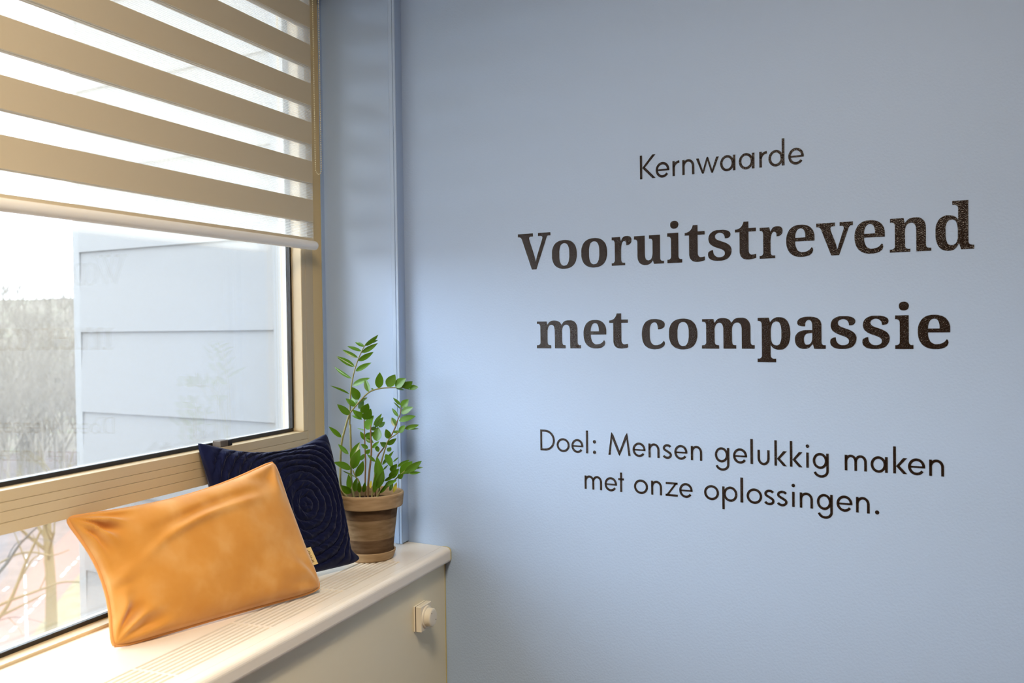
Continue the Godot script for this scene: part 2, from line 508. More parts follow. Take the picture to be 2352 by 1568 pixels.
const UF := -1.9033
func window(called: String, label: String, shift: float, v_end: float) -> void:
	# shift moves the near jamb along the wall; v_end is where the unit stops
	var w := structure(called, label, wor(Vector3(0, 0, shift)), PSI)
	v_end -= shift
	var yt := CY - 0.2985; var yb := CY - 0.3824
	var top := 2.50; var vj := -0.1287
	var back := -1.975
	# outer jamb (warm cream), with a small groove to the sash
	var b := Shape.new()
	b.cbox(Vector3(back, SILL, -0.2418), Vector3(-1.9065, top, -0.1905), 0.002)
	put(w, "outer_jamb", b.done(), M.jamb)
	b = Shape.new()
	b.cbox(Vector3(back, SILL, -0.2577), Vector3(-1.9110, top, -0.2410), 0.002)
	put(w, "joint_strip", b.done(), M.caulk)
	b = Shape.new()
	b.cbox(Vector3(back, SILL, -0.1885), Vector3(UF, top, -0.1490), 0.0015)
	put(w, "sash_jamb", b.done(), M.frame)
	b = Shape.new()
	b.cbox(Vector3(back, yt, -0.1497), Vector3(UF, top, vj), 0.0015)
	b.cbox(Vector3(back, SILL, -0.1497), Vector3(UF, yb, vj), 0.0015)
	put(w, "glazing_bead", b.done(), M.frame)
	# mid rail: four strips with hairline joints
	var ys := [yt, CY - 0.3212, CY - 0.3390, CY - 0.3601, yb]
	b = Shape.new(); b.box(Vector3(back, yb + 0.001, -0.1485), Vector3(UF - 0.002, yt - 0.001, v_end)); put(w, "rail_core", b.done(), M.frame)
	for k in 4:
		b = Shape.new()
		b.cbox(Vector3(back if k in [0, 3] else UF - 0.006, ys[k + 1] + 0.0004, -0.1482), Vector3(UF, ys[k] - 0.0004, v_end), 0.0005)
		put(w, "rail_strip", b.done(), M.frame)
	# bottom frame member
	b = Shape.new(); b.cbox(Vector3(back, SILL - 0.004, vj), Vector3(UF, SILL + 0.0065, v_end), 0.0015); put(w, "bottom_rail", b.done(), M.frame)
	b = Shape.new(); b.cbox(Vector3(back, top - 0.06, vj), Vector3(UF, top, v_end), 0.0015); put(w, "top_rail", b.done(), M.frame)
	b = Shape.new(); b.cbox(Vector3(back, SILL, v_end - 0.06), Vector3(UF + 0.001, top, v_end), 0.0015); put(w, "far_jamb", b.done(), M.frame)
	# gaskets and panes
	var ug := -1.9440
	for o in [[yt, top - 0.06], [SILL + 0.0065, yb]]:
		b = Shape.new()
		b.box(Vector3(ug - 0.002, o[0], vj), Vector3(-1.9385, o[0] + 0.0095, v_end))
		put(w, "gasket", b.done(), M.gasket)
		b = Shape.new()
		b.box(Vector3(ug - 0.002, o[1] - 0.008, vj), Vector3(-1.9385, o[1], v_end))
		put(w, "gasket", b.done(), M.gasket)
		b = Shape.new()
		b.box(Vector3(ug - 0.002, o[0] + 0.0095, vj), Vector3(-1.9365, o[1] - 0.008, vj + 0.0075))
		put(w, "gasket", b.done(), M.gasket)
		for u in [ug, ug - 0.004, ug - 0.018, ug - 0.022]:
			b = Shape.new()
			b.quad(Vector3(u, o[0] + 0.002, vj + 0.001), Vector3(u, o[0] + 0.002, v_end - 0.06), Vector3(u, o[1] - 0.002, v_end - 0.06), Vector3(u, o[1] - 0.002, vj + 0.001))
			put(w, "pane", b.done(), M.glass, "clear window pane")
		# pale spacer bar between the panes
		b = Shape.new()
		b.box(Vector3(ug - 0.0165, o[0] + 0.003, vj + 0.001), Vector3(ug - 0.0055, o[0] + 0.009, v_end - 0.06))
		b.box(Vector3(ug - 0.0165, o[0] + 0.009, vj + 0.001), Vector3(ug - 0.0055, o[1] - 0.003, vj + 0.0085))
		put(w, "spacer", b.done(), M.spacer)

const NOSE := -1.5060
func sill_and_radiator() -> void:
	var base := Vector3(-1.70, SILL - 0.042, 0.5)
	var t := wthing("window_sill", "long cream window sill with slotted vent grille and rounded front edge", "sill", base)
	var v0 := func(u): return u * tp + 0.001
	var v1 := func(_u): return 4.9
	var y := SILL
	var b := Shape.new(base)
	b.sweep([Vector2(-1.9030, y - 0.010), Vector2(-1.668, y - 0.010), Vector2(-1.668, y), Vector2(-1.9030, y)], v0, v1)
	put(t, "back_board", b.done(), M.sill)
	b = Shape.new(base)
	b.sweep([Vector2(-1.560, y - 0.010), Vector2(-1.5352, y - 0.010), Vector2(-1.5352, y), Vector2(-1.560, y)], v0, v1)
	put(t, "front_board", b.done(), M.sill)
	b = Shape.new(base)
	var prof := [Vector2(-1.5345, y - 0.042), Vector2(-1.5345, y)]
	var r := 0.013
	for k in 7:
		var a := PI / 2 - PI / 2 * k / 6.0
		prof.append(Vector2(NOSE - r + cos(a) * r, y - r + sin(a) * r))
	for k in 5:
		var a := -PI / 2 * k / 4.0
		prof.append(Vector2(NOSE - 0.010 + cos(a) * 0.010, y - 0.032 + sin(a) * 0.010))
	b.sweep(prof, func(u): return u * tp + 0.006, v1)
	put(t, "front_edge", b.done(), M.sill)
	b = Shape.new(base)
	b.sweep(prof, func(u): return u * tp + 0.001, func(u): return u * tp + 0.0055)
	put(t, "end_strip", b.done(), M.old_filler, "yellowed filler strip at the wall end of the sill")
	# grille: solid ends and bridges, long slats between the slots
	var g0 := -1.668; var g1 := -1.560
	b = Shape.new(base)
	b.sweep([Vector2(g0, y - 0.010), Vector2(g1, y - 0.010), Vector2(g1, y), Vector2(g0, y)], v0, func(_u): return -0.067)
	put(t, "grille_end", b.done(), M.sill)
	b = Shape.new(base)
	b.box(Vector3(g0, y - 0.012, -0.067), Vector3(g1, y - 0.0065, 4.9))
	put(t, "grille_tray", b.done(), M.sill)
	var slots := 8
	var pitch := (g1 - g0) / slots
	for k in slots:
		var c := g0 + pitch * (k + 1)
		b = Shape.new(base)
		b.cbox(Vector3(c - pitch * 0.5, y - 0.007, -0.068), Vector3(c, y, 4.9), 0.0006)
		put(t, "slat", b.done(), M.sill)
	for vb in [0.215, 0.505, 0.795, 1.085, 1.375, 1.665, 1.955, 2.245, 2.535, 2.825, 3.115, 3.405, 3.695, 3.985, 4.275]:
		b = Shape.new(base)
		b.box(Vector3(g0, y - 0.007, vb), Vector3(g1, y - 0.0002, vb + 0.006))
		put(t, "bridge", b.done(), M.sill)
	# radiator front panel
	base = Vector3(-1.535, 0.06, 0.5)
	t = wthing("radiator_panel", "plain cream radiator cover panel under the sill", "panel", base)
	b = Shape.new(base)
	b.sweep([Vector2(-1.545, 0.06), Vector2(-1.5273, 0.06), Vector2(-1.5273, SILL - 0.042), Vector2(-1.545, SILL - 0.042)], func(u): return u * tp + 0.006, v1)
	put(t, "front_sheet", b.done(), M.panel)
	b = Shape.new(base)
	b.sweep([Vector2(-1.545, 0.06), Vector2(-1.5268, 0.06), Vector2(-1.5268, SILL - 0.046), Vector2(-1.545, SILL - 0.046)], func(u): return u * tp + 0.001, func(u): return u * tp + 0.0055)
	put(t, "end_strip", b.done(), M.old_filler, "yellowed filler strip where the panel meets the wall")
	b = Shape.new(base)
	b.box(Vector3(-1.85, 0.0, 0.0), Vector3(-1.55, 0.06, 4.6))
	put(t, "plinth", b.done(), M.panel)
	# thermostat on the panel
	var tb := Vector3(-1.5273, CY - 0.780, -0.092)
	t = wthing("thermostat", "square cream thermostat box with round dial on radiator panel", "thermostat", tb)
	var hw := 0.031; var hh := 0.034
	b = Shape.new(); b.cbox(Vector3(0, -hh, -hw), Vector3(0.005, hh, hw), 0.001); put(t, "base_plate", b.done(), M.plastic)
	b = Shape.new(); b.box(Vector3(0.0045, -hh + 0.0012, -hw + 0.0012), Vector3(0.007, hh - 0.0012, hw - 0.0012)); put(t, "joint", b.done(), M.dark_gap)
	b = Shape.new(); b.cbox(Vector3(0.0065, -hh, -hw), Vector3(0.023, hh, hw), 0.0015); put(t, "housing", b.done(), M.plastic)
	var turn := Transform3D(Basis(Vector3(0, 0, 1), -PI / 2), Vector3.ZERO)
	var ring := put(t, "dial_collar", lathe([Vector2(0, 0.0230), Vector2(0.0298, 0.0230), Vector2(0.0292, 0.0262), Vector2(0.027, 0.0275), Vector2(0, 0.0275)]), M.plastic)
	ring.transform = turn
	var knob := put(t, "dial", lathe([Vector2(0, 0.0275), Vector2(0.0245, 0.0275), Vector2(0.0238, 0.0415), Vector2(0.0222, 0.0432), Vector2(0.019, 0.0440), Vector2(0, 0.0444)]), M.plastic)
	knob.transform = turn
	for a in [0.9, 3.7]:
		b = Shape.new(); b.box(Vector3(0.0436, sin(a) * 0.017 - 0.0011, cos(a) * 0.017 - 0.0011), Vector3(0.0445, sin(a) * 0.017 + 0.0011, cos(a) * 0.017 + 0.0011))
		put(t, "dial_mark", b.done(), M.dark_gap)

func blind(label: String, shift: float, length: float) -> void:
	var ub := -1.8633; var uback := -1.8850
	var vr := -0.133; var vl := length
	var y0 := CY + 0.2968
	var period := 0.1093; var solid := 0.0622
	var base := Vector3(ub, CY + 0.2174, 0.5)
	var t := wthing("roller_blind", label, "blind", base + Vector3(0, 0, shift))
	for layer in 2:
		var u := ub if layer == 0 else uback
		for k in 7:
			var a := y0 + period * k
			if a > 2.40: continue
			var hi := minf(a + solid, 2.44)
			var b := Shape.new(base)
			b.box(Vector3(u - 0.0003, a, vr), Vector3(u + 0.0003, hi, vl))
			put(t, "solid_stripe", b.done(), M.blind_cloth)
		for k in range(-1, 7):
			var a := y0 + period * k + solid
			var top := a + period - solid
			if k == -1: a = CY + 0.2507
			if a > 2.42: continue
			top = minf(top, 2.44)
			var h := top - a
			var off := base
			var g := grid(1, 1, func(s, q): return Vector3(u, a + q * h, lerpf(vl, vr, s)) - off, false, Vector2(1, h / 0.0042))
			put(t, "sheer_stripe", g, M.blind_sheer)
	var bar := Shape.new(base)
	bar.box(Vector3(ub - 0.0008, CY + 0.2430, vr), Vector3(ub + 0.0008, CY + 0.2507, vl))
	put(t, "hem", bar.done(), M.blind_cloth)
	# bottom bar: a round tube with rounded caps
	var cy := CY + 0.2303
	var path := [Vector3(ub, cy, -0.1425), Vector3(ub, cy, -0.1415), Vector3(ub, cy, -0.1385), Vector3(ub, cy, -0.132), Vector3(ub, cy, vl - 0.01), Vector3(ub, cy, vl)]
	put(t, "bottom_bar", tube(path, [0.007, 0.0105, 0.0125, 0.0131, 0.0131, 0.012], 20, base), M.blind_bar)
	# head tube above
	put(t, "head_tube", tube([Vector3(ub, 2.455, -0.16), Vector3(ub, 2.455, vl)], [0.025], 20, base), M.blind_bar)
	# bead chain: two strands and a loop
	var st := SurfaceTool.new()
	st.begin(Mesh.PRIMITIVE_TRIANGLES)
	st.set_smooth_group(1)
	var beads := []
	var va := -0.1490; var vb := -0.1795; var yl := CY + 0.452
	var yy := yl
	while yy < 2.44:
		beads.append(Vector3(ub, yy, va)); beads.append(Vector3(ub, yy, vb)); yy += 0.0052
	for k in range(1, 8):
		var a := PI * k / 8.0
		beads.append(Vector3(ub, yl - sin(a) * 0.0155, (va + vb) / 2 + cos(a) * (va - vb) / 2))
	for p in beads:
		for j in 3:
			for i in 6:
				var q := []
				for c in [[i, j], [i + 1, j], [i + 1, j + 1], [i, j + 1]]:
					var th: float = TAU * c[0] / 6.0; var ph: float = PI * c[1] / 3.0
					q.append(p - base + 0.0019 * Vector3(sin(ph) * cos(th), cos(ph), sin(ph) * sin(th)))
				for n in [0, 1, 2, 0, 2, 3]: st.add_vertex(q[n])
	st.generate_normals()
	put(t, "bead_chain", st.commit(), M.chain, "looped bead chain")

# ------------------------------------------------------------------ lettering
func ellipse(c: Vector2, rx: float, ry: float, a0: float, a1: float, n := 28) -> Array:
	var out := []
	for i in n + 1:
		var a := lerpf(a0, a1, float(i) / n)
		out.append(c + Vector2(cos(a) * rx, sin(a) * ry))
	return out

# a stroked line of width s as a strip of quads
func stroke(sh: Shape, pts: Array, s: float, k: Callable) -> void:
	var L := []; var Rr := []
	for i in pts.size():
		var a: Vector2 = pts[maxi(i - 1, 0)]; var b: Vector2 = pts[mini(i + 1, pts.size() - 1)]
		var d := (b - a).normalized()
		var n := Vector2(-d.y, d.x) * s * 0.5
		L.append(pts[i] + n); Rr.append(pts[i] - n)
	for i in pts.size() - 1:
		poly(sh, [L[i], L[i + 1], Rr[i + 1], Rr[i]], k)

func poly(sh: Shape, p: Array, k: Callable) -> void:
	var q := PackedVector2Array()
	for v in p: q.append(k.call(v))
	sh.slab(q, 0.0, 0.0004)

func dot(sh: Shape, c: Vector2, r: float, k: Callable) -> void:
	poly(sh, ellipse(c, r, r, 0, TAU * 23.0 / 24.0, 23), k)

func bar(sh: Shape, x0: float, y0: float, x1: float, y1: float, k: Callable) -> void:
	poly(sh, [Vector2(x0, y0), Vector2(x1, y0), Vector2(x1, y1), Vector2(x0, y1)], k)

# a geometric sans glyph of width w, x-height 1
func sans(ch: String, w: float, s: float, k: Callable) -> ArrayMesh:
	var sh := Shape.new()
	var h := s / 2
	var asc := 1.70; var cap := 1.60; var ov := 0.025
	var ry := 0.5 - h + ov
	match ch:
		"o":
			stroke(sh, ellipse(Vector2(w / 2, 0.5), w / 2 - h, ry, 0, TAU, 36), s, k)
		"e":
			stroke(sh, ellipse(Vector2(w / 2, 0.5), w / 2 - h, ry, 0.0, TAU - 0.62, 34), s, k)
			bar(sh, h, 0.5 - h * 0.85, w - 0.002, 0.5 + h * 0.6, k)
		"a", "d", "g":
			stroke(sh, ellipse(Vector2((w - h) / 2, 0.5), (w - h) / 2 - h, ry, 0, TAU, 36), s, k)
			if ch == "a": bar(sh, w - s, 0, w, 1, k)
			elif ch == "d": bar(sh, w - s, 0, w, asc, k)
			else:
				bar(sh, w - s, -0.15, w, 1, k)
				stroke(sh, ellipse(Vector2(w / 2 + 0.02, -0.15), w / 2 - h - 0.02, 0.36, 0, -PI * 0.93, 20), s, k)
		"p":
			stroke(sh, ellipse(Vector2((w + h) / 2, 0.5), (w - h) / 2 - h, ry, 0, TAU, 36), s, k)
			bar(sh, 0, -0.58, s, 1, k)
		"r":
			bar(sh, 0, 0, s, 1, k)
			stroke(sh, ellipse(Vector2(w - 0.02, 0.52), w - 0.02 - h, 0.48 - h + ov, PI, PI * 0.52, 14), s, k)
		"n":
			bar(sh, 0, 0, s, 1, k); bar(sh, w - s, 0, w, 0.58, k)
			stroke(sh, ellipse(Vector2(w / 2, 0.56), w / 2 - h, 0.44 - h + ov, PI, 0, 20), s, k)
		"u":
			bar(sh, 0, 0.42, s, 1, k); bar(sh, w - s, 0.42, w, 1, k)
			stroke(sh, ellipse(Vector2(w / 2, 0.44), w / 2 - h, 0.44 - h + ov, -PI, 0, 20), s, k)
		"m":
			bar(sh, 0, 0, s, 1, k); bar(sh, w / 2 - h, 0, w / 2 + h, 0.58, k); bar(sh, w - s, 0, w, 0.58, k)
			for i in 2:
				stroke(sh, ellipse(Vector2(h + (w / 2 - h) * (0.5 + i), 0.58), (w / 2 - h) / 2, 0.42 - h + ov, PI, 0, 18), s, k)
		"w":
			var q := s * 1.12
			var xs := [0.0, w * 0.30, w / 2 - q / 2, w * 0.70 - q, w - q]
			poly(sh, [Vector2(0, 1), Vector2(q, 1), Vector2(w * 0.30 + q * 0.35, 0.0), Vector2(w * 0.30, -0.04), Vector2(w * 0.30 - q * 0.35, 0.0)], k)
			poly(sh, [Vector2(w * 0.30 - q * 0.35, 0.0), Vector2(w * 0.30 + q * 0.35, 0.0), Vector2(w / 2 + q * 0.35, 1.0), Vector2(w / 2, 1.06), Vector2(w / 2 - q * 0.35, 1.0)], k)
			poly(sh, [Vector2(w / 2 - q * 0.35, 1.0), Vector2(w / 2 + q * 0.35, 1.0), Vector2(w * 0.70 + q * 0.35, 0.0), Vector2(w * 0.70, -0.04), Vector2(w * 0.70 - q * 0.35, 0.0)], k)
			poly(sh, [Vector2(w - q, 1), Vector2(w, 1), Vector2(w * 0.70 + q * 0.35, 0.0), Vector2(w * 0.70 - q * 0.35, 0.0)], k)
		"k", "K":
			var top := asc if ch == "k" else cap
			var arm := 1.0 if ch == "k" else cap
			var mid := 0.46 if ch == "k" else 0.74
			var q := s * 1.45
			bar(sh, 0, 0, s, top, k)
			poly(sh, [Vector2(s * 0.95, mid), Vector2(w - q, arm), Vector2(w, arm), Vector2(s * 0.95 + q * 0.80, mid)], k)
			poly(sh, [Vector2(s * 0.95, mid + 0.02), Vector2(s * 0.95 + q * 0.80, mid + 0.06), Vector2(w, 0), Vector2(w - q, 0)], k)
		"l":
			bar(sh, 0, 0, w, asc, k)
		"i":
			bar(sh, w / 2 - h, 0, w / 2 + h, 1, k); dot(sh, Vector2(w / 2, 1.42), w / 2, k)
		".":
			dot(sh, Vector2(w / 2, w / 2 - 0.02), w / 2, k)
		":":
			dot(sh, Vector2(w / 2, w / 2 - 0.02), w / 2, k); dot(sh, Vector2(w / 2, 1 - w / 2 + 0.02), w / 2, k)
		"t":
			bar(sh, w / 2 - h, 0, w / 2 + h, 1.42, k); bar(sh, 0, 1 - s * 0.9, w, 1, k)
		"z":
			bar(sh, 0.02, 1 - s * 0.92, w - 0.01, 1, k); bar(sh, 0, 0, w, s * 0.92, k)
			poly(sh, [Vector2(w - 0.01 - s * 1.35, 1 - s * 0.5), Vector2(w - 0.01, 1 - s * 0.02), Vector2(s * 1.35, s * 0.5), Vector2(0, 0.02)], k)
		"s":
			var c := w / 2
			var top_a := ellipse(Vector2(c + 0.01, 0.745), c - h - 0.015, 0.255 - h + ov, 0.45, PI * 1.22, 16)
			var bot_a := ellipse(Vector2(c - 0.01, 0.262), c - h, 0.262 - h + ov, PI * 0.30, -PI * 0.90, 18)
			stroke(sh, top_a + bot_a, s, k)
		"D":
			bar(sh, 0, 0, s, cap, k)
			bar(sh, s, 0, w * 0.36, s * 0.95, k); bar(sh, s, cap - s * 0.95, w * 0.36, cap, k)
			stroke(sh, ellipse(Vector2(w * 0.34, cap / 2), w * 0.66 - h, cap / 2 - h, PI / 2, -PI / 2, 26), s, k)
		"M":
			var q := s * 1.05
			var a := w * 0.145; var b := w * 0.855
			poly(sh, [Vector2(0, 0), Vector2(q, 0), Vector2(a + q * 0.45, cap * 0.86), Vector2(a + 0.0, cap + 0.08), Vector2(a - q * 0.25, cap * 0.93)], k)
			poly(sh, [Vector2(w, 0), Vector2(w - q, 0), Vector2(b - q * 0.45, cap * 0.86), Vector2(b, cap + 0.08), Vector2(b + q * 0.25, cap * 0.93)], k)
			poly(sh, [Vector2(a, cap + 0.08), Vector2(a + q * 0.9, cap * 0.92), Vector2(w / 2 + q * 0.5, 0.16), Vector2(w / 2, -0.04), Vector2(w / 2 - q * 0.5, 0.10), Vector2(a - q * 0.1, cap * 0.86)], k)
			poly(sh, [Vector2(b, cap + 0.08), Vector2(b - q * 0.9, cap * 0.92), Vector2(w / 2 - q * 0.3, 0.16), Vector2(w / 2, -0.04), Vector2(w / 2 + q * 0.5, 0.10), Vector2(b + q * 0.1, cap * 0.86)], k)
	return sh.done()

func wall_x(px: float, py: float) -> float:
	return on_wall(px, py).x

# boxes: pairs of left and right pixel for each letter; a..b two pixels on the baseline
func text_line(text: String, serif: bool, label: String, boxes: Array, a: Vector2, b: Vector2, xh: float) -> void:
	var ya := on_wall(a.x, a.y).y; var yb := on_wall(b.x, b.y).y
	var y := (ya + yb) / 2
	var slope := (b.y - a.y) / (b.x - a.x)
	var x_first := wall_x(boxes[0][0], a.y + (boxes[0][0] - a.x) * slope)
	var t := thing("wall_lettering", label, "lettering", Vector3(x_first, y, 0.0003))
	var font := SystemFont.new()
	font.font_names = PackedStringArray(["Droid Serif"])
	font.font_weight = 700
	var ref: AABB
	if serif:
		var v := TextMesh.new(); v.font = font; v.font_size = 64; v.pixel_size = 0.01; v.text = "v"; v.depth = 0.01
		ref = v.get_aabb()
	var n := 0
	for ch in text:
		if ch == " ": continue
		var bx: Array = boxes[n]
		n += 1
		var x0 := wall_x(bx[0], a.y + (bx[0] - a.x) * slope - 30.0); var x1 := wall_x(bx[1], a.y + (bx[1] - a.x) * slope - 30.0)
		if serif:
			var tm := TextMesh.new(); tm.font = font; tm.font_size = 64; tm.pixel_size = 0.01; tm.text = ch; tm.depth = 0.01; tm.curve_step = 0.5
			var bb := tm.get_aabb()
			var o := put(t, "letter", tm, M.vinyl)
			var sx := (x1 - x0) / bb.size.x; var sy := xh / ref.size.y
			o.transform = Transform3D(Basis.from_scale(Vector3(sx, sy, 0.04)), Vector3(x0 - x_first - bb.position.x * sx, -ref.position.y * sy, 0.0002))
		else:
			var w := (x1 - x0) / xh
			var o := put(t, "letter", sans(ch, w, 0.165, func(p): return p * xh), M.vinyl)
			o.position = Vector3(x0 - x_first, 0, 0)

func pairs(flat: Array, x0: float, s: float) -> Array:
	var out := []
	for i in range(0, flat.size(), 2): out.append([x0 + flat[i] / s, x0 + flat[i + 1] / s])
	return out

func lettering() -> void:
	var b := pairs([58, 270, 270, 455, 497, 600, 630, 792, 815, 1125, 1140, 1347, 1393, 1605, 1670, 1783, 1793, 2010, 2060, 2272], 1460, 5.88)
	var xh_k := on_wall(1567.1, 367.3).y - on_wall(1567.5, 401.9).y
	text_line("Kernwaarde", false, "dark brown vinyl lettering reading Kernwaarde, topmost line on blue wall", b, Vector2(1470.6, 410.5), Vector2(1802, 381), xh_k)
	b = pairs([45, 370, 383, 632, 677, 935, 980, 1180, 1205, 1503, 1537, 1685, 1712, 1912, 1943, 2180, 2215, 2425], 1180, 4.3556)
	b += pairs([195, 427, 462, 745, 763, 1130, 1145, 1448, 1497, 1912, 1955, 2342], 1700, 4.3556)
	var xh_v := on_wall(1875.2, 513.8).y - on_wall(1744.5, 594.4).y
	text_line("Vooruitstrevend", true, "large dark brown vinyl word Vooruitstrevend on blue wall", b, Vector2(1405.7, 608.7), Vector2(2046, 581.7), xh_v)
	b = pairs([62, 538, 567, 813, 845, 1047, 1197, 1445, 1490, 1797, 1845, 2415], 1220, 4.704)
	b += pairs([187, 543, 592, 925, 972, 1258, 1320, 1617, 1675, 1872, 1920, 2270], 1700, 4.704)
	text_line("met compassie", true, "large dark brown vinyl words met compassie on blue wall", b, Vector2(1234.9, 798.4), Vector2(2098, 802.7), xh_v)
	b = pairs([53, 213, 233, 376, 396, 527, 557, 580, 632, 667, 803, 1047, 1070, 1213, 1245, 1367, 1400, 1505, 1530, 1675, 1712, 1837, 1977, 2137, 2177, 2333], 1230, 4.8)
	b += pairs([113, 142, 192, 325, 378, 515, 548, 688, 723, 762, 800, 977, 1152, 1397, 1438, 1627, 1687, 1842, 1850, 2040, 2083, 2248], 1700, 4.8)
	var xh_d := on_wall(1489.5, 1017.5).y - on_wall(1491, 1049.5).y
	text_line("Doel: Mensen gelukkig maken", false, "dark brown vinyl lettering reading Doel: Mensen gelukkig maken on blue wall", b, Vector2(1241.7, 1033.3), Vector2(2168.8, 1094.6), xh_d)
	b = pairs([43, 177, 197, 293, 303, 347, 424, 532, 556, 640, 667, 762, 773, 877, 965, 1080, 1105, 1222, 1245, 1267, 1293, 1413, 1427, 1510, 1525, 1610, 1640, 1668, 1703, 1805, 1835, 1958, 1987, 2110, 2137, 2243, 2283, 2317], 1330, 3.36)
	text_line("met onze oplossingen.", false, "dark brown vinyl lettering reading met onze oplossingen, lowest line on blue wall", b, Vector2(1343.8, 1122), Vector2(1998.3, 1179), xh_d)

# ------------------------------------------------------------------ cushions
# c: bottom-left, bottom-right, top-right, top-left in world; normal points to the room
func cushion_point(c: Array, nrm: Vector3, s: float, t: float, pin: Array, thick: float, side: float, relief: Callable) -> Vector3:
	# pin: how far the left, right, bottom and top seams are drawn in; the fifth value rounds the corners, the sixth skews the right seam
	var a := 2 * s - 1; var b := 2 * t - 1
	var low := pow(maxf(1.0 - t, 0.0), pin[5]) * smoothstep(0.0, 0.12, t) * 1.6 if pin[5] > 0.0 else 1 - b * b
	var ps: float = pin[1] * low if a > 0 else pin[0] * (1 - b * b)
	var pt: float = (pin[3] if b > 0 else pin[2]) * (1 - a * a)
	var rc: float = 1.0 - pin[4] * pow(absf(a * b), 9.0)
	var s2 := 0.5 + 0.5 * a * rc * (1 - ps * a * a)
	var t2 := 0.5 + 0.5 * b * rc * (1 - pt * b * b)
	var p: Vector3 = c[0].lerp(c[1], s2).lerp(c[3].lerp(c[2], s2), t2)
	var edge := maxf((1 - a * a) * (1 - b * b), 0.0)
	var h := thick * pow(edge, 0.40)
	h += relief.call(s, t) * minf(1.0, edge * 6.0)
	return p + nrm * side * h

func cushion_edge(c: Array, nrm: Vector3, pin: Array) -> Array:
	var out := []
	var n := 26
	var none := func(_s, _t): return 0.0
	for e in 4:
		for i in n:
			var q := float(i) / n
			var st: Vector2 = [Vector2(q, 0), Vector2(1, q), Vector2(1 - q, 1), Vector2(0, 1 - q)][e]
			out.append(cushion_point(c, nrm, st.x, st.y, pin, 0.0, 1.0, none))
	out.append(out[0])
	return out

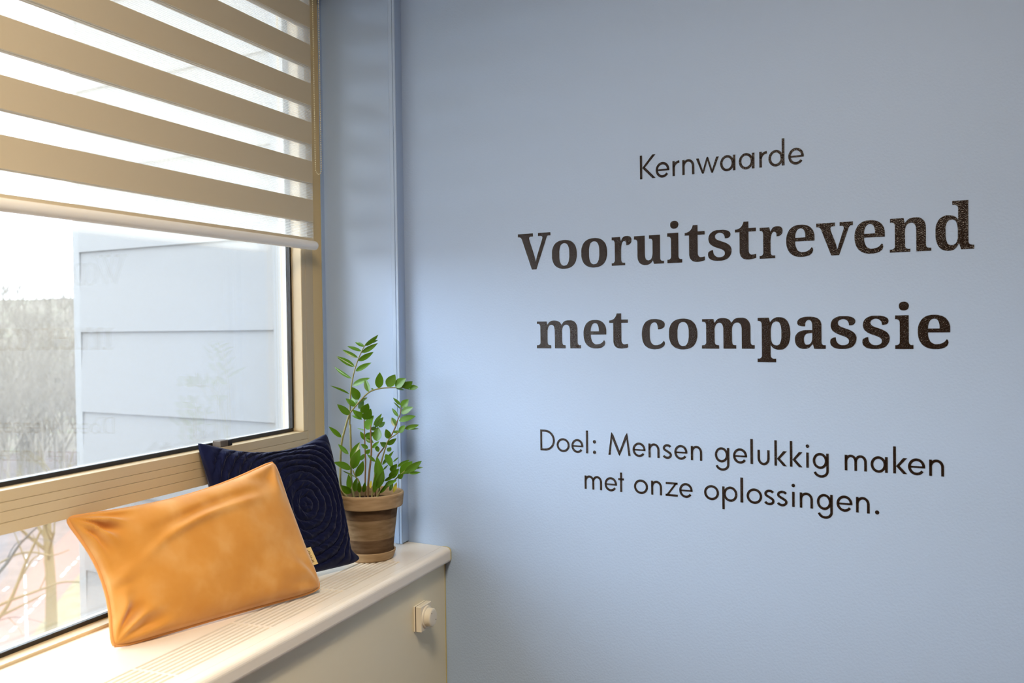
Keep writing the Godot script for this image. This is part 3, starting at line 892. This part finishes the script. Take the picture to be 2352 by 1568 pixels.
func cushions() -> void:
	var n1 := FastNoiseLite.new(); n1.seed = 4; n1.frequency = 3.0; n1.fractal_octaves = 2
	# mustard cushion
	var BL := Vector3(-1.7811, SILL, 0.7242); var BR := Vector3(-1.6084, SILL, 0.2592)
	var e1 := (BR - BL).normalized()
	var bk := Vector3(-0.9374, 0, -0.3482)
	var tau := 0.45
	var e2 := Vector3(0, cos(tau), 0) + bk * sin(tau)
	var nl := (-bk * cos(tau) + Vector3(0, sin(tau), 0)).normalized()
	var lift := Vector3(0, 0.006, 0)
	var c := [BL + lift - e1 * 0.012 - e2 * 0.005, BR + lift + e1 * 0.010, BL + e1 * 0.478 + e2 * 0.342, BL - e1 * 0.048 + e2 * 0.282]
	var base := wor((BL + BR) / 2 + bk * 0.03)
	var cw := []
	for p in c: cw.append(wor(p) - base)
	var nw := wor(nl)
	var t := thing("mustard_cushion", "mustard velvet oblong cushion with piped edge leaning in front of the navy one", "cushion", base)
	var W := 0.50; var H := 0.30
	var pin := [0.13, 0.05, 0.02, 0.18, 0.045, 0.0]
	var relief := func(s: float, q: float) -> float:
		var x := s * W; var y := q * H
		var r := 0.0
		# gathers fanning out of the corners
		for k in [[0.0, 0.0, 0.015, 7.0, 0.3], [0.0, H, 0.013, 8.0, 1.4], [W, H, 0.006, 6.0, 0.2], [W, 0.0, 0.005, 6.0, 2.0]]:
			var dx: float = x - k[0]; var dy: float = y - k[1]
			var d := sqrt(dx * dx + dy * dy)
			var ang := atan2(absf(dy), absf(dx))
			r += k[2] * sin(ang * k[3] * 1.5 + k[4] + 2.5 * n1.get_noise_2d(x * 2, y * 2)) * exp(-pow((d - 0.055) / 0.045, 2.0))
		# short gathers along the left seam
		r += 0.0042 * sin(y * 95.0 + 3.0 * n1.get_noise_2d(x, y * 3)) * exp(-pow((x - 0.035) / 0.035, 2.0))
		# soft folds running from the left top towards the right top
		var f := y - (0.205 + 0.12 * (x - 0.2) - 0.55 * pow(x - 0.26, 2.0))
		r += (0.0065 * exp(-pow(f / 0.012, 2.0)) - 0.006 * exp(-pow((f - 0.022) / 0.012, 2.0))) * smoothstep(0.08, 0.2, x) * (1.0 - smoothstep(0.34, 0.44, x))
		f = y - (0.170 + 0.30 * (x - 0.1) - 0.8 * pow(x - 0.2, 2.0))
		r += (0.0035 * exp(-pow(f / 0.010, 2.0)) - 0.003 * exp(-pow((f - 0.018) / 0.010, 2.0))) * smoothstep(0.06, 0.14, x) * (1.0 - smoothstep(0.24, 0.36, x))
		r += 0.0040 * n1.get_noise_2d(x * 2.2 + 7.0, y * 2.2)
		return r
	var none := func(_s, _q): return 0.0
	put(t, "front_cover", grid(130, 90, func(s, q): return cushion_point(cw, nw, s, q, pin, 0.066, 1.0, relief), false), M.mustard_velvet)
	put(t, "back_cover", grid(40, 30, func(s, q): return cushion_point(cw, nw, s, q, pin, 0.034, -1.0, none), true), M.mustard_velvet)
	put(t, "piping", tube(cushion_edge(cw, nw, pin), [0.0040], 8), M.mustard_piping, "corded mustard piping")
	# woven tag at the right seam
	var s0 := cushion_point(cw, nw, 0.995, 0.315, pin, 0.0, 1.0, none)
	var s1 := cushion_point(cw, nw, 0.995, 0.185, pin, 0.0, 1.0, none)
	var along := (s1 - s0)
	var out_dir := (wor(e1) * 0.9 + nw * 0.25).normalized() * 0.019
	var b := Shape.new()
	var th := nw * 0.0008
	b.hexa([s0 - th, s1 - th, s1 + out_dir - th, s0 + out_dir - th, s0 + th, s1 + th, s1 + out_dir + th, s0 + out_dir + th])
	var tag := put(t, "tag", b.done(), M.tag_cloth, "small beige woven tag")
	b = Shape.new()
	for k in 9:      # worn unreadable print: a row of small strokes
		var q := 0.12 + 0.085 * k
		var o: Vector3 = s0 + along * q + out_dir * 0.30 + th * 1.4
		var hgt := out_dir * (0.34 if k % 3 else 0.22)
		var wd := along * 0.045
		b.quad(o, o + wd, o + wd + hgt, o + hgt)
	put(tag, "print", b.done(), M.tag_print)
	# navy quilted cushion
	var a := deg_to_rad(20.0)
	e1 = Vector3(sin(a), 0, -cos(a)); bk = Vector3(-cos(a), 0, -sin(a)); tau = 0.36
	e2 = Vector3(0, cos(tau), 0) + bk * sin(tau)
	nl = (-bk * cos(tau) + Vector3(0, sin(tau), 0)).normalized()
	var nb := Vector3(-1.644, SILL + 0.010, 0.004)
	c = [nb - e1 * 0.415, nb + e1 * 0.004, nb - e1 * 0.004 + e2 * 0.362, nb - e1 * 0.400 + e2 * 0.378]
	base = wor(nb - e1 * 0.2 + bk * 0.05 - Vector3(0, 0.010, 0))
	cw = []
	for p in c: cw.append(wor(p) - base)
	nw = wor(nl)
	t = thing("navy_cushion", "navy velvet square cushion quilted in rings leaning against the window", "cushion", base)
	pin = [0.12, 0.10, 0.02, 0.26, 0.05, 0.6]
	var n2 := FastNoiseLite.new(); n2.seed = 9; n2.frequency = 14.0; n2.fractal_octaves = 2
	var quilt := func(s: float, q: float) -> float:
		var x := (s - 0.60) * 0.42; var y := (q - 0.46) * 0.38
		var wx := 0.0060 * n2.get_noise_2d(x * 0.5, y * 0.5); var wy := 0.0060 * n2.get_noise_2d(x * 0.5 + 50, y * 0.5)
		x += wx + 0.0022 * n2.get_noise_2d(x * 3.0, y * 3.0); y += wy + 0.0022 * n2.get_noise_2d(x * 3.0 + 30, y * 3.0)
		var d := sqrt(x * x + y * y)
		var ring := floorf(d / 0.0225)
		var ph := fposmod(d / 0.0225, 1.0) - 0.5       # stitch at +-0.5
		var ang := atan2(y, x)
		var puff := cos(ph * PI)
		var r := 0.0090 * pow(maxf(puff, 0.0), 0.6) - 0.0045
		r += 0.0042 * puff * n2.get_noise_2d(ang * maxf(d, 0.02) * 2.6 + ring * 9.7, ring * 3.1)
		r += 0.0018 * n2.get_noise_2d(x * 1.6 + 40.0, y * 1.6)
		var ear := maxf(absf(s - 0.5) - 0.38, 0.0) + maxf(q - 0.86, 0.0)     # plain ears at the top corners
		if q > 0.8: r *= 1.0 - smoothstep(0.10, 0.16, ear)
		return r
	put(t, "front_cover", grid(210, 190, func(s, q): return cushion_point(cw, nw, s, q, pin, 0.052, 1.0, quilt), false), M.navy_velvet)
	put(t, "back_cover", grid(40, 40, func(s, q): return cushion_point(cw, nw, s, q, pin, 0.05, -1.0, none), true), M.navy_velvet)

# ------------------------------------------------------------------ plant
func leaf_mesh(bend: float) -> ArrayMesh:
	# unit leaf along +y, half width 0.5 along x, folded a little at the midrib
	return grid(4, 8, func(s, t):
		var x: float = 2 * s - 1
		var w: float = pow(sin(PI * pow(t, 0.80)), 0.85) if t > 0.0 and t < 1.0 else 0.0
		return Vector3(0.5 * x * w, t, bend * t * (1 - t) * 0.5 + 0.05 * absf(x) * w - 0.03), true)

func plant() -> void:
	var pc := Vector3(-1.668, SILL, -0.082)
	var pw := wor(pc)
	# saucer
	var t := thing("plant_saucer", "round brown clay saucer under the plant pot", "saucer", pw)
	put(t, "dish", lathe([Vector2(0, 0), Vector2(0.060, 0), Vector2(0.0645, 0.004), Vector2(0.0700, 0.020), Vector2(0.0705, 0.0235), Vector2(0.0690, 0.0250), Vector2(0.0660, 0.0240), Vector2(0.0635, 0.0080), Vector2(0, 0.0070)]), M.clay_rim)
	var foot := 0.0075
	t = thing("potted_plant", "glossy green zamioculcas plant in banded brown clay pot beside navy cushion", "plant", pw + Vector3(0, foot, 0))
	var o := pw + Vector3(0, foot, 0)
	var pot := put(t, "pot_body", lathe([Vector2(0, 0), Vector2(0.0600, 0), Vector2(0.0625, 0.003), Vector2(0.0675, 0.052)]), M.clay_dark, "brown clay pot with lighter and darker bands")
	put(pot, "clay_band", lathe([Vector2(0.0675, 0.052), Vector2(0.0738, 0.106)]), M.clay_mid)
	put(pot, "clay_band", lathe([Vector2(0.0738, 0.106), Vector2(0.0775, 0.136)]), M.clay_dark)
	put(t, "pot_rim", lathe([Vector2(0.0775, 0.135), Vector2(0.0900, 0.136), Vector2(0.0912, 0.138), Vector2(0.0945, 0.168), Vector2(0.0935, 0.172), Vector2(0.0895, 0.1735), Vector2(0.0860, 0.171), Vector2(0.0810, 0.135)]), M.clay_rim, "broad lighter clay rim")
	put(t, "soil", lathe([Vector2(0.0815, 0.148), Vector2(0.05, 0.152), Vector2(0, 0.154)]), M.soil)
	var leaves := [leaf_mesh(0.10), leaf_mesh(0.25), leaf_mesh(-0.05)]
	var A := func(p): return Vector2(740 + p[0] / 6.533, 760 + p[1] / 6.533)
	var B := func(p): return Vector2(750 + p[0] / 7.842, 960 + p[1] / 7.842)
	# stems: [depth, material, radius mm at base and tip, path in crop B (with a lead-in below the rim), path in crop A]
	# leaves: [crop, bx, by, tx, ty, width, shade, depth change at the tip]
	var stems := [
		[2.605, "stem_green", 3.6, 1.4, [[275, 1400], [262, 1250], [250, 900], [268, 480], [330, 200]], [[400, 1270], [455, 1180], [560, 1060], [700, 920], [850, 865], [1000, 850], [1250, 848], [1400, 842]], [
			["B", 270, 350, 40, 150, 80, "green", -0.01], ["A", 420, 1260, 225, 1100, 95, "green", -0.02], ["A", 510, 1130, 350, 1010, 75, "green", 0.0],
			["A", 530, 1090, 440, 1000, 95, "green", 0.02], ["A", 545, 1160, 628, 1045, 85, "green", 0.02], ["A", 545, 1070, 680, 995, 42, "green", 0.01],
			["A", 550, 1032, 445, 840, 125, "green", -0.02], ["A", 698, 912, 640, 715, 80, "green", 0.01], ["A", 850, 862, 866, 618, 118, "green", 0.0],
			["A", 975, 838, 1095, 652, 140, "green", -0.01], ["A", 1090, 832, 1255, 712, 125, "green", -0.02], ["A", 1190, 846, 1355, 758, 115, "green", -0.02],
			["A", 1310, 850, 1442, 842, 75, "green", -0.01], ["A", 1100, 850, 1238, 886, 34, "green", 0.03], ["A", 1250, 850, 1362, 882, 28, "green", 0.03], ["A", 760, 890, 745, 850, 30, "green", 0.02]]],
		[2.625, "stem_green", 3.4, 1.2, [[430, 1400], [445, 1100], [440, 600], [428, 150]], [[412, 1400], [415, 1250], [425, 950], [460, 700], [520, 480], [600, 290], [660, 185]], [
			["A", 440, 715, 175, 535, 48, "green", 0.03], ["A", 490, 535, 213, 375, 76, "green", 0.0], ["A", 535, 400, 300, 280, 58, "green", 0.0], ["A", 590, 300, 373, 225, 48, "green", 0.01],
			["A", 635, 232, 490, 165, 50, "green", 0.01], ["A", 415, 945, 118, 815, 30, "green", -0.02], ["A", 638, 225, 845, 58, 62, "green", 0.0], ["A", 650, 215, 830, 98, 42, "green", 0.02],
			["A", 700, 180, 842, 133, 40, "green", 0.03], ["A", 590, 328, 835, 183, 70, "green", -0.01], ["A", 540, 450, 772, 315, 76, "green", 0.0], ["A", 495, 602, 737, 470, 72, "green", 0.0], ["A", 450, 817, 717, 700, 76, "green", -0.01]]],
		[2.575, "stem_brown", 2.2, 1.2, [[690, 1400], [695, 1150], [702, 800], [690, 450], [682, 200]], [[632, 1400], [632, 1300], [640, 1210]], [
			["A", 600, 1235, 692, 1088, 115, "green", -0.02], ["A", 630, 1335, 732, 1168, 125, "green", -0.02], ["A", 600, 1300, 450, 1180, 74, "green", 0.0], ["A", 600, 1325, 440, 1265, 44, "green", 0.01],
			["A", 622, 1290, 500, 1205, 74, "green", -0.01], ["A", 635, 1455, 755, 1335, 128, "green", -0.03], ["A", 700, 1340, 772, 1268, 70, "green", 0.0], ["B", 690, 392, 608, 238, 72, "green", 0.0],
			["B", 690, 345, 855, 258, 100, "green", -0.02], ["B", 702, 360, 850, 445, 84, "green", 0.0], ["B", 750, 545, 618, 468, 74, "green", 0.0], ["B", 706, 642, 785, 560, 74, "green", 0.0], ["B", 600, 760, 695, 640, 70, "green", 0.02],
			["B", 700, 220, 545, 178, 22, "green", 0.02]]],
		[2.555, "stem_brown", 3.0, 2.2, [[745, 1400], [748, 1250], [768, 1000], [808, 600], [795, 300], [797, 110]], [], [
			["A", 770, 1422, 897, 1232, 54, "green", 0.03], ["A", 790, 1442, 922, 1288, 72, "green", 0.03], ["A", 850, 1442, 948, 1358, 62, "green", 0.04], ["B", 820, 540, 945, 418, 66, "green", -0.01],
			["B", 905, 415, 922, 155, 155, "green", 0.01], ["B", 800, 200, 905, 170, 70, "green", 0.02], ["B", 880, 785, 728, 648, 56, "green", 0.0], ["B", 940, 605, 878, 488, 74, "green", 0.0]]],
		[2.600, "stem_brown", 2.6, 1.1, [[870, 1400], [890, 1100], [905, 730], [1010, 560], [1090, 440], [1200, 250], [1260, 110]], [[1130, 1345], [1172, 1240], [1188, 1130]], [
			["A", 1182, 1112, 1062, 1000, 44, "green", 0.0], ["A", 1178, 1168, 1068, 1060, 20, "green", 0.0], ["A", 1146, 1284, 1042, 1155, 46, "green", 0.01], ["A", 1112, 1435, 1042, 1293, 80, "green", 0.01],
			["A", 1185, 1145, 1295, 1026, 108, "green", -0.01], ["A", 1178, 1230, 1360, 1142, 92, "green", -0.02], ["A", 1146, 1345, 1405, 1272, 86, "green", -0.01], ["B", 1130, 372, 1068, 198, 110, "green", -0.01],
			["B", 1090, 505, 965, 438, 96, "green", -0.02], ["B", 1190, 250, 1360, 250, 50, "green", 0.0]]],
		[2.580, "stem_green", 2.6, 1.1, [[930, 1400], [965, 1000], [985, 800], [1060, 540], [1125, 385], [1240, 300], [1320, 235], [1420, 180], [1560, 140]], [], [
			["B", 1300, 260, 1415, 130, 95, "green", -0.01], ["B", 1410, 190, 1665, 120, 84, "green", -0.01], ["B", 1420, 195, 1668, 188, 28, "green", 0.02], ["B", 1090, 485, 1258, 365, 86, "green", -0.01],
			["B", 1065, 640, 1192, 905, 110, "green", -0.03], ["B", 1000, 845, 1212, 588, 64, "green", 0.0], ["B", 1100, 600, 1160, 520, 80, "green", 0.01], ["B", 1200, 790, 1305, 700, 28, "green", 0.02], ["B", 1015, 935, 1112, 838, 28, "green", 0.0]]],
		[2.540, "stem_green", 3.0, 1.2, [[850, 1400], [960, 1330], [1100, 1230], [1330, 1020], [1480, 905], [1600, 850]], [], [
			["B", 1275, 872, 1500, 748, 66, "green", 0.02], ["B", 1320, 1005, 1545, 775, 160, "green", 0.0], ["B", 1400, 1000, 1715, 770, 130, "green", -0.01], ["B", 1500, 905, 1742, 888, 44, "green", 0.0],
			["B", 1480, 992, 1695, 975, 54, "green", -0.02], ["B", 1150, 965, 1268, 828, 104, "green", -0.03], ["B", 1125, 1085, 1305, 915, 118, "green", -0.03], ["B", 1040, 1140, 1255, 1000, 60, "green", -0.02],
			["B", 1050, 1210, 1260, 1120, 84, "green", -0.03], ["B", 1280, 1080, 1385, 1010, 90, "green", 0.0], ["B", 1205, 1335, 1262, 1150, 60, "yellow", 0.03], ["B", 1140, 1310, 1195, 1140, 62, "green", 0.02]]],
		[2.550, "stem_green", 2.6, 1.4, [[600, 1400], [585, 1160], [525, 1055], [475, 940]], [], [
			["B", 395, 650, 203, 465, 74, "green", 0.02], ["B", 430, 730, 600, 432, 120, "green", 0.02], ["B", 465, 915, 600, 555, 160, "green", -0.01], ["B", 450, 915, 128, 792, 115, "green", -0.02],
			["B", 540, 1062, 665, 768, 128, "green", 0.0], ["B", 480, 920, 610, 560, 90, "green", 0.02], ["B", 520, 1060, 280, 940, 26, "green", 0.0], ["B", 440, 1360, 262, 1210, 120, "green", -0.03],
			["B", 405, 1300, 400, 1005, 92, "green", 0.0], ["B", 500, 1330, 545, 1075, 95, "green", -0.02], ["B", 590, 1350, 590, 1130, 78, "green", -0.02], ["B", 670, 1340, 690, 1150, 74, "green", -0.02]]],
		[2.530, "stem_green", 2.8, 1.4, [[800, 1400], [850, 1180], [890, 860], [905, 760]], [], [
			["B", 1000, 1200, 905, 690, 165, "green", -0.01], ["B", 860, 1350, 905, 980, 96, "green", -0.01], ["B", 905, 1280, 1030, 940, 120, "green", -0.02], ["B", 790, 1260, 800, 1115, 46, "yellow", 0.03], ["B", 960, 1360, 1130, 1130, 60, "green", -0.02]]],
	]
	for s in stems:
		var d: float = s[0]
		var pts := []
		for p in s[4]:
			var q: Vector2 = B.call(p); pts.append(at_depth(q.x, q.y, d))
		for p in s[5]:
			var q: Vector2 = A.call(p); pts.append(at_depth(q.x, q.y, d))
		# root the stem in the soil inside the pot
		var root: Vector3 = pts[0]
		var flat := Vector2(root.x - pw.x, root.z - pw.z)
		if flat.length() > 0.062: flat = flat.normalized() * 0.062
		pts[0] = Vector3(pw.x + flat.x, o.y + 0.148, pw.z + flat.y)
		var path := smooth_path(pts, 5)
		var radii := []
		for i in path.size(): radii.append(lerpf(s[2], s[3], float(i) / (path.size() - 1)) * 0.001)
		var stem := put(t, "stem", tube(path, radii, 8, o), M[s[1]])
		for l in s[6]:
			var cr: Callable = A if l[0] == "A" else B
			var sc := 6.533 if l[0] == "A" else 7.842
			var b0: Vector2 = cr.call([l[1], l[2]]); var b1: Vector2 = cr.call([l[3], l[4]])
			var p0 := at_depth(b0.x, b0.y, d - 0.002); var p1 := at_depth(b1.x, b1.y, d - 0.002 + l[7])
			var w: float = l[5] / sc / F * d * 1.06
			var yv := p1 - p0
			var view := (CAM - p0).normalized()
			var xv := yv.cross(view).normalized()
			var zv := xv.cross(yv).normalized()
			var roll := deg_to_rad(rng.randf_range(-28, 28))
			xv = (xv * cos(roll) + zv * sin(roll))
			zv = xv.cross(yv).normalized()
			var lf := put(stem, "leaf", leaves[rng.randi() % 3], M["leaf_" + l[6]])
			lf.transform = Transform3D(Basis(xv * w / cos(roll), yv, zv * yv.length()), p0 - o)

func small_things() -> void:
	# small dark block on the rail, peeping over the navy cushion
	var r := ray(512, 1021)
	var n := wor(Vector3(1, 0, 0))
	var p := loc(CAM + r * ((-1.921 - n.dot(CAM)) / n.dot(r)))
	var base := Vector3(-1.921, CY - 0.2985, p.z)
	var t := wthing("window_wedge", "small dark grey block on window rail behind the navy cushion", "wedge", base)
	var b := Shape.new()
	b.cbox(Vector3(-0.012, 0, -0.004), Vector3(0.014, 0.016, 0.026), 0.0015)
	put(t, "block", b.done(), mat("wedge_grey", rgb(96, 88, 80), 0.5, 0.4))
	b = Shape.new()
	b.cbox(Vector3(-0.012, 0, -0.020), Vector3(0.014, 0.0145, -0.004), 0.001)
	put(t, "black_end", b.done(), M.gasket, "black ribbed end")

# ------------------------------------------------------------------ outdoors
const GROUND := 1.471 - 13.0
func bare_tree(st: SurfaceTool, p: Vector3, dir: Vector3, length: float, r: float, depth: int, rg: RandomNumberGenerator, seg: int) -> void:
	var mid := p + dir * length * 0.5 + Vector3(rg.randf_range(-1, 1), 0, rg.randf_range(-1, 1)) * length * 0.05
	var end := p + dir * length
	add_tube(st, [p, mid, end], [r, r * 0.85, r * 0.62], seg)
	if depth == 0: return
	for k in 3 if depth > 1 else 4:
		var ax := Vector3(rg.randf_range(-1, 1), rg.randf_range(-0.2, 0.6), rg.randf_range(-1, 1)).normalized()
		var nd := (dir * 0.75 + ax * 0.75 + Vector3.UP * 0.15).normalized()
		bare_tree(st, mid.lerp(end, rg.randf_range(0.2, 1.0)), nd, length * rg.randf_range(0.55, 0.8), r * 0.5, depth - 1, rg, maxi(3, seg - 1))

func outdoors() -> void:
	# wing of the building with lapped cladding panels
	var zx := -2.03
	var x1 := -6.139; var xt0 := -4.230; var xt1 := -3.95; var x2 := -2.45
	var t := thing("building_wing", "pale grey building wing clad in wide lapped panels outside the window", "building", Vector3(-4.3, GROUND, zx - 1.0))
	var base := Vector3(-4.3, GROUND, zx - 1.0)
	var sp := 0.5705
	var y0 := CY - 0.0155
	var b := Shape.new(base)
	b.box(Vector3(-6.215, GROUND, zx - 4.0), Vector3(x2, 9.0, zx - 0.025))
	put(t, "core_wall", b.done(), M.cladding)
	b = Shape.new(base)
	b.box(Vector3(-6.215, GROUND, zx - 0.03), Vector3(x1, 9.0, zx + 0.004))
	put(t, "corner_trim", b.done(), M.cladding_trim)
	b = Shape.new(base)
	b.box(Vector3(xt0, GROUND, zx - 0.03), Vector3(xt1, 9.0, zx + 0.012))
	put(t, "vertical_trim", b.done(), M.cladding_trim)
	var k0 := -22
	for k in range(k0, 13):
		for c in [[x1, xt0], [xt1, x2]]:
			var ya := y0 + sp * k; var yb := ya + sp
			var s := Shape.new(base)
			var lap := 0.016
			s.hexa([Vector3(c[0], ya, zx - 0.026), Vector3(c[1], ya, zx - 0.026), Vector3(c[1], ya, zx - 0.002 + lap), Vector3(c[0], ya, zx - 0.002 + lap),
				Vector3(c[0], yb + 0.001, zx - 0.026), Vector3(c[1], yb + 0.001, zx - 0.026), Vector3(c[1], yb + 0.001, zx - 0.006), Vector3(c[0], yb + 0.001, zx - 0.006)])
			put(t, "cladding_panel", s.done(), M.cladding)
	# ground
	var g := structure("ground", "street far below the window")
	b = Shape.new(); b.box(Vector3(-700, GROUND - 0.5, -560), Vector3(-6.5, GROUND, 220)); put(g, "asphalt_surface", b.done(), M.asphalt)
	var dirn := Vector3(-0.71, 0, -0.70).normalized()
	var perp := Vector3(dirn.z, 0, -dirn.x)
	var strip := func(called: String, c: Vector3, half: float, len_: float, m: Material, h: float):
		var q := Shape.new()
		var a: Vector3 = c - dirn * len_ / 2; var e: Vector3 = c + dirn * len_ / 2
		q.hexa([a - perp * half, a + perp * half, e + perp * half, e - perp * half, a - perp * half + Vector3.UP * h, a + perp * half + Vector3.UP * h, e + perp * half + Vector3.UP * h, e - perp * half + Vector3.UP * h])
		put(g, called, q.done(), m)
	strip.call("cycle_track", on_level(105, 1400, GROUND), 2.4, 60.0, M.cycle_path, 0.02)
	strip.call("grass_verge", on_level(172, 1428, GROUND), 1.4, 60.0, M.verge, 0.03)
	# painted dashes and a long line
	for d in [[5, 1471, 16, 1461], [25, 1450, 38, 1438], [44, 1429, 55, 1417], [64, 1409, 74, 1398], [79, 1392, 90, 1381], [93, 1376, 102, 1365], [141, 1324, 149, 1314], [152, 1311, 159, 1302], [166, 1298, 174, 1289], [179, 1284, 186, 1276], [76, 1299, 82, 1291], [89, 1284, 96, 1277], [8, 1357, 18, 1348], [60, 1275, 60.6, 1300], [57, 1320, 58, 1350], [58, 1360, 59.5, 1395], [59.5, 1400, 62, 1466]]:
		var p := on_level(d[0], d[1], GROUND + 0.03); var q := on_level(d[2], d[3], GROUND + 0.03)
		var f := (q - p).normalized(); var sd := Vector3(f.z, 0, -f.x) * (0.045 if absf(float(d[0] - d[2])) < 4.0 else 0.07)
		var s := Shape.new()
		s.hexa([p - sd, p + sd, q + sd, q - sd, p - sd + Vector3.UP * 0.01, p + sd + Vector3.UP * 0.01, q + sd + Vector3.UP * 0.01, q - sd + Vector3.UP * 0.01])
		put(g, "painted_dash", s.done(), M.road_paint)
	# wooded hill
	var away := Vector3(-0.845, 0, -0.535).normalized()
	var side := Vector3(away.z, 0, -away.x)
	var hn := FastNoiseLite.new(); hn.seed = 5; hn.frequency = 0.02
	var height := func(d: float, w: float) -> float:
		return GROUND + 31.0 * smoothstep(70.0, 620.0, d) + 1.6 * hn.get_noise_2d(d, w) * smoothstep(64.0, 110.0, d) - 0.3
	var hill := structure("hillside", "pale wooded hillside beyond the street")
	put(hill, "slope", grid(60, 40, func(s, q):
		var d: float = 62.0 + q * 620.0; var w: float = (s - 0.5) * 700.0
		var p: Vector3 = away * d + side * w
		return Vector3(p.x, height.call(d, w), p.z), false), M.hill_ground)
	var rg := RandomNumberGenerator.new(); rg.seed = 21
	var st := SurfaceTool.new(); st.begin(Mesh.PRIMITIVE_TRIANGLES)
	bare_tree(st, Vector3.ZERO, Vector3.UP, 3.4, 0.11, 4, rg, 5)
	st.generate_normals()
	var tree := st.commit()
	var mm := MultiMesh.new()
	mm.transform_format = MultiMesh.TRANSFORM_3D
	mm.mesh = tree
	var spots := []
	for i in 2600:
		var d := 80.0 + 560.0 * pow(rg.randf(), 1.3)
		var w := rg.randf_range(-0.30, 0.30) * d
		var p: Vector3 = away * d + side * w
		var sc := rg.randf_range(0.8, 1.35)
		spots.append(Transform3D(Basis(Vector3.UP, rg.randf() * TAU).scaled(Vector3(sc, sc * 1.1, sc)), Vector3(p.x, height.call(d, w) - 0.2, p.z)))
	mm.instance_count = spots.size()
	for i in spots.size(): mm.set_instance_transform(i, spots[i])
	var wood := MultiMeshInstance3D.new()
	wood.name = "woodland"
	wood.multimesh = mm
	wood.material_override = M.bark
	wood.set_meta("label", "bare winter woodland covering the far hillside")
	wood.set_meta("category", "woodland")
	wood.set_meta("kind", "stuff")
	add_child(wood)
	# street tree seen through the lower pane
	var p0 := on_level(118, 1452, GROUND)
	t = thing("street_tree", "bare pale-trunked tree beside the street below the window", "tree", p0)
	rg.seed = 5
	put(t, "trunk", tube([Vector3(0, -0.1, 0), Vector3(0.05, 2, 0), Vector3(-0.1, 5.2, 0.05)], [0.26, 0.21, 0.16], 10), M.bark_olive)
	for k in 5:
		st = SurfaceTool.new(); st.begin(Mesh.PRIMITIVE_TRIANGLES)
		var a := TAU * k / 5.0 + 0.4
		bare_tree(st, Vector3(-0.08, 3.0 + 0.5 * k, 0.03), Vector3(cos(a) * 0.7, 0.75, sin(a) * 0.7).normalized(), 2.2, 0.08, 2, rg, 5)
		st.generate_normals()
		put(t, "branch", st.commit(), M.bark_olive)
	# nearer tree whose crown reaches in from outside the frame
	var dd := 17.0
	var foot := on_level(-330, 2200, GROUND)
	foot = at_depth(-190, 1500, dd); foot.y = GROUND
	t = thing("near_tree", "bare dark-branched tree whose twigs cross the lower pane", "tree", foot)
	var crown := at_depth(-150, 1440, dd)
	put(t, "trunk", tube(smooth_path([foot, foot.lerp(crown, 0.5) + Vector3(0.1, 0, 0.1), crown, at_depth(-140, 1250, dd)], 4), [0.24, 0.2, 0.15, 0.1, 0.08], 10, foot), M.bark_dark)
	var br := [
		[[[-150, 1440], [-40, 1440], [15, 1395], [60, 1290], [95, 1215]], "bark_olive", 0.050], [[[-150, 1420], [-40, 1405], [20, 1380], [90, 1355], [140, 1337], [185, 1336]], "bark_olive", 0.036],
		[[[-150, 1450], [-30, 1425], [30, 1400], [70, 1380], [103, 1364]], "bark_olive", 0.036], [[[-150, 1400], [-40, 1345], [10, 1300], [45, 1250], [85, 1210]], "bark_dark", 0.042],
		[[[-140, 1330], [-20, 1300], [40, 1272], [80, 1268], [120, 1275], [160, 1262]], "bark_olive", 0.024], [[[60, 1290], [40, 1240], [30, 1215]], "bark_olive", 0.018],
		[[[20, 1380], [70, 1290], [90, 1270], [75, 1225]], "bark_olive", 0.018], [[[-40, 1440], [20, 1418], [60, 1420], [110, 1432]], "bark_dark", 0.010],
		[[[10, 1300], [35, 1250], [75, 1235], [130, 1245]], "bark_dark", 0.012], [[[90, 1355], [105, 1320], [100, 1285]], "bark_olive", 0.012], [[[20, 1418], [45, 1445], [52, 1460]], "bark_olive", 0.008]]
	for q in br:
		var pts := []
		for p in q[0]: pts.append(at_depth(p[0], p[1], dd))
		var path := smooth_path(pts, 4)
		var radii := []
		for i in path.size(): radii.append(lerpf(q[2], q[2] * 0.35, float(i) / (path.size() - 1)))
		put(t, "branch", tube(path, radii, 6, foot), M[q[1]])
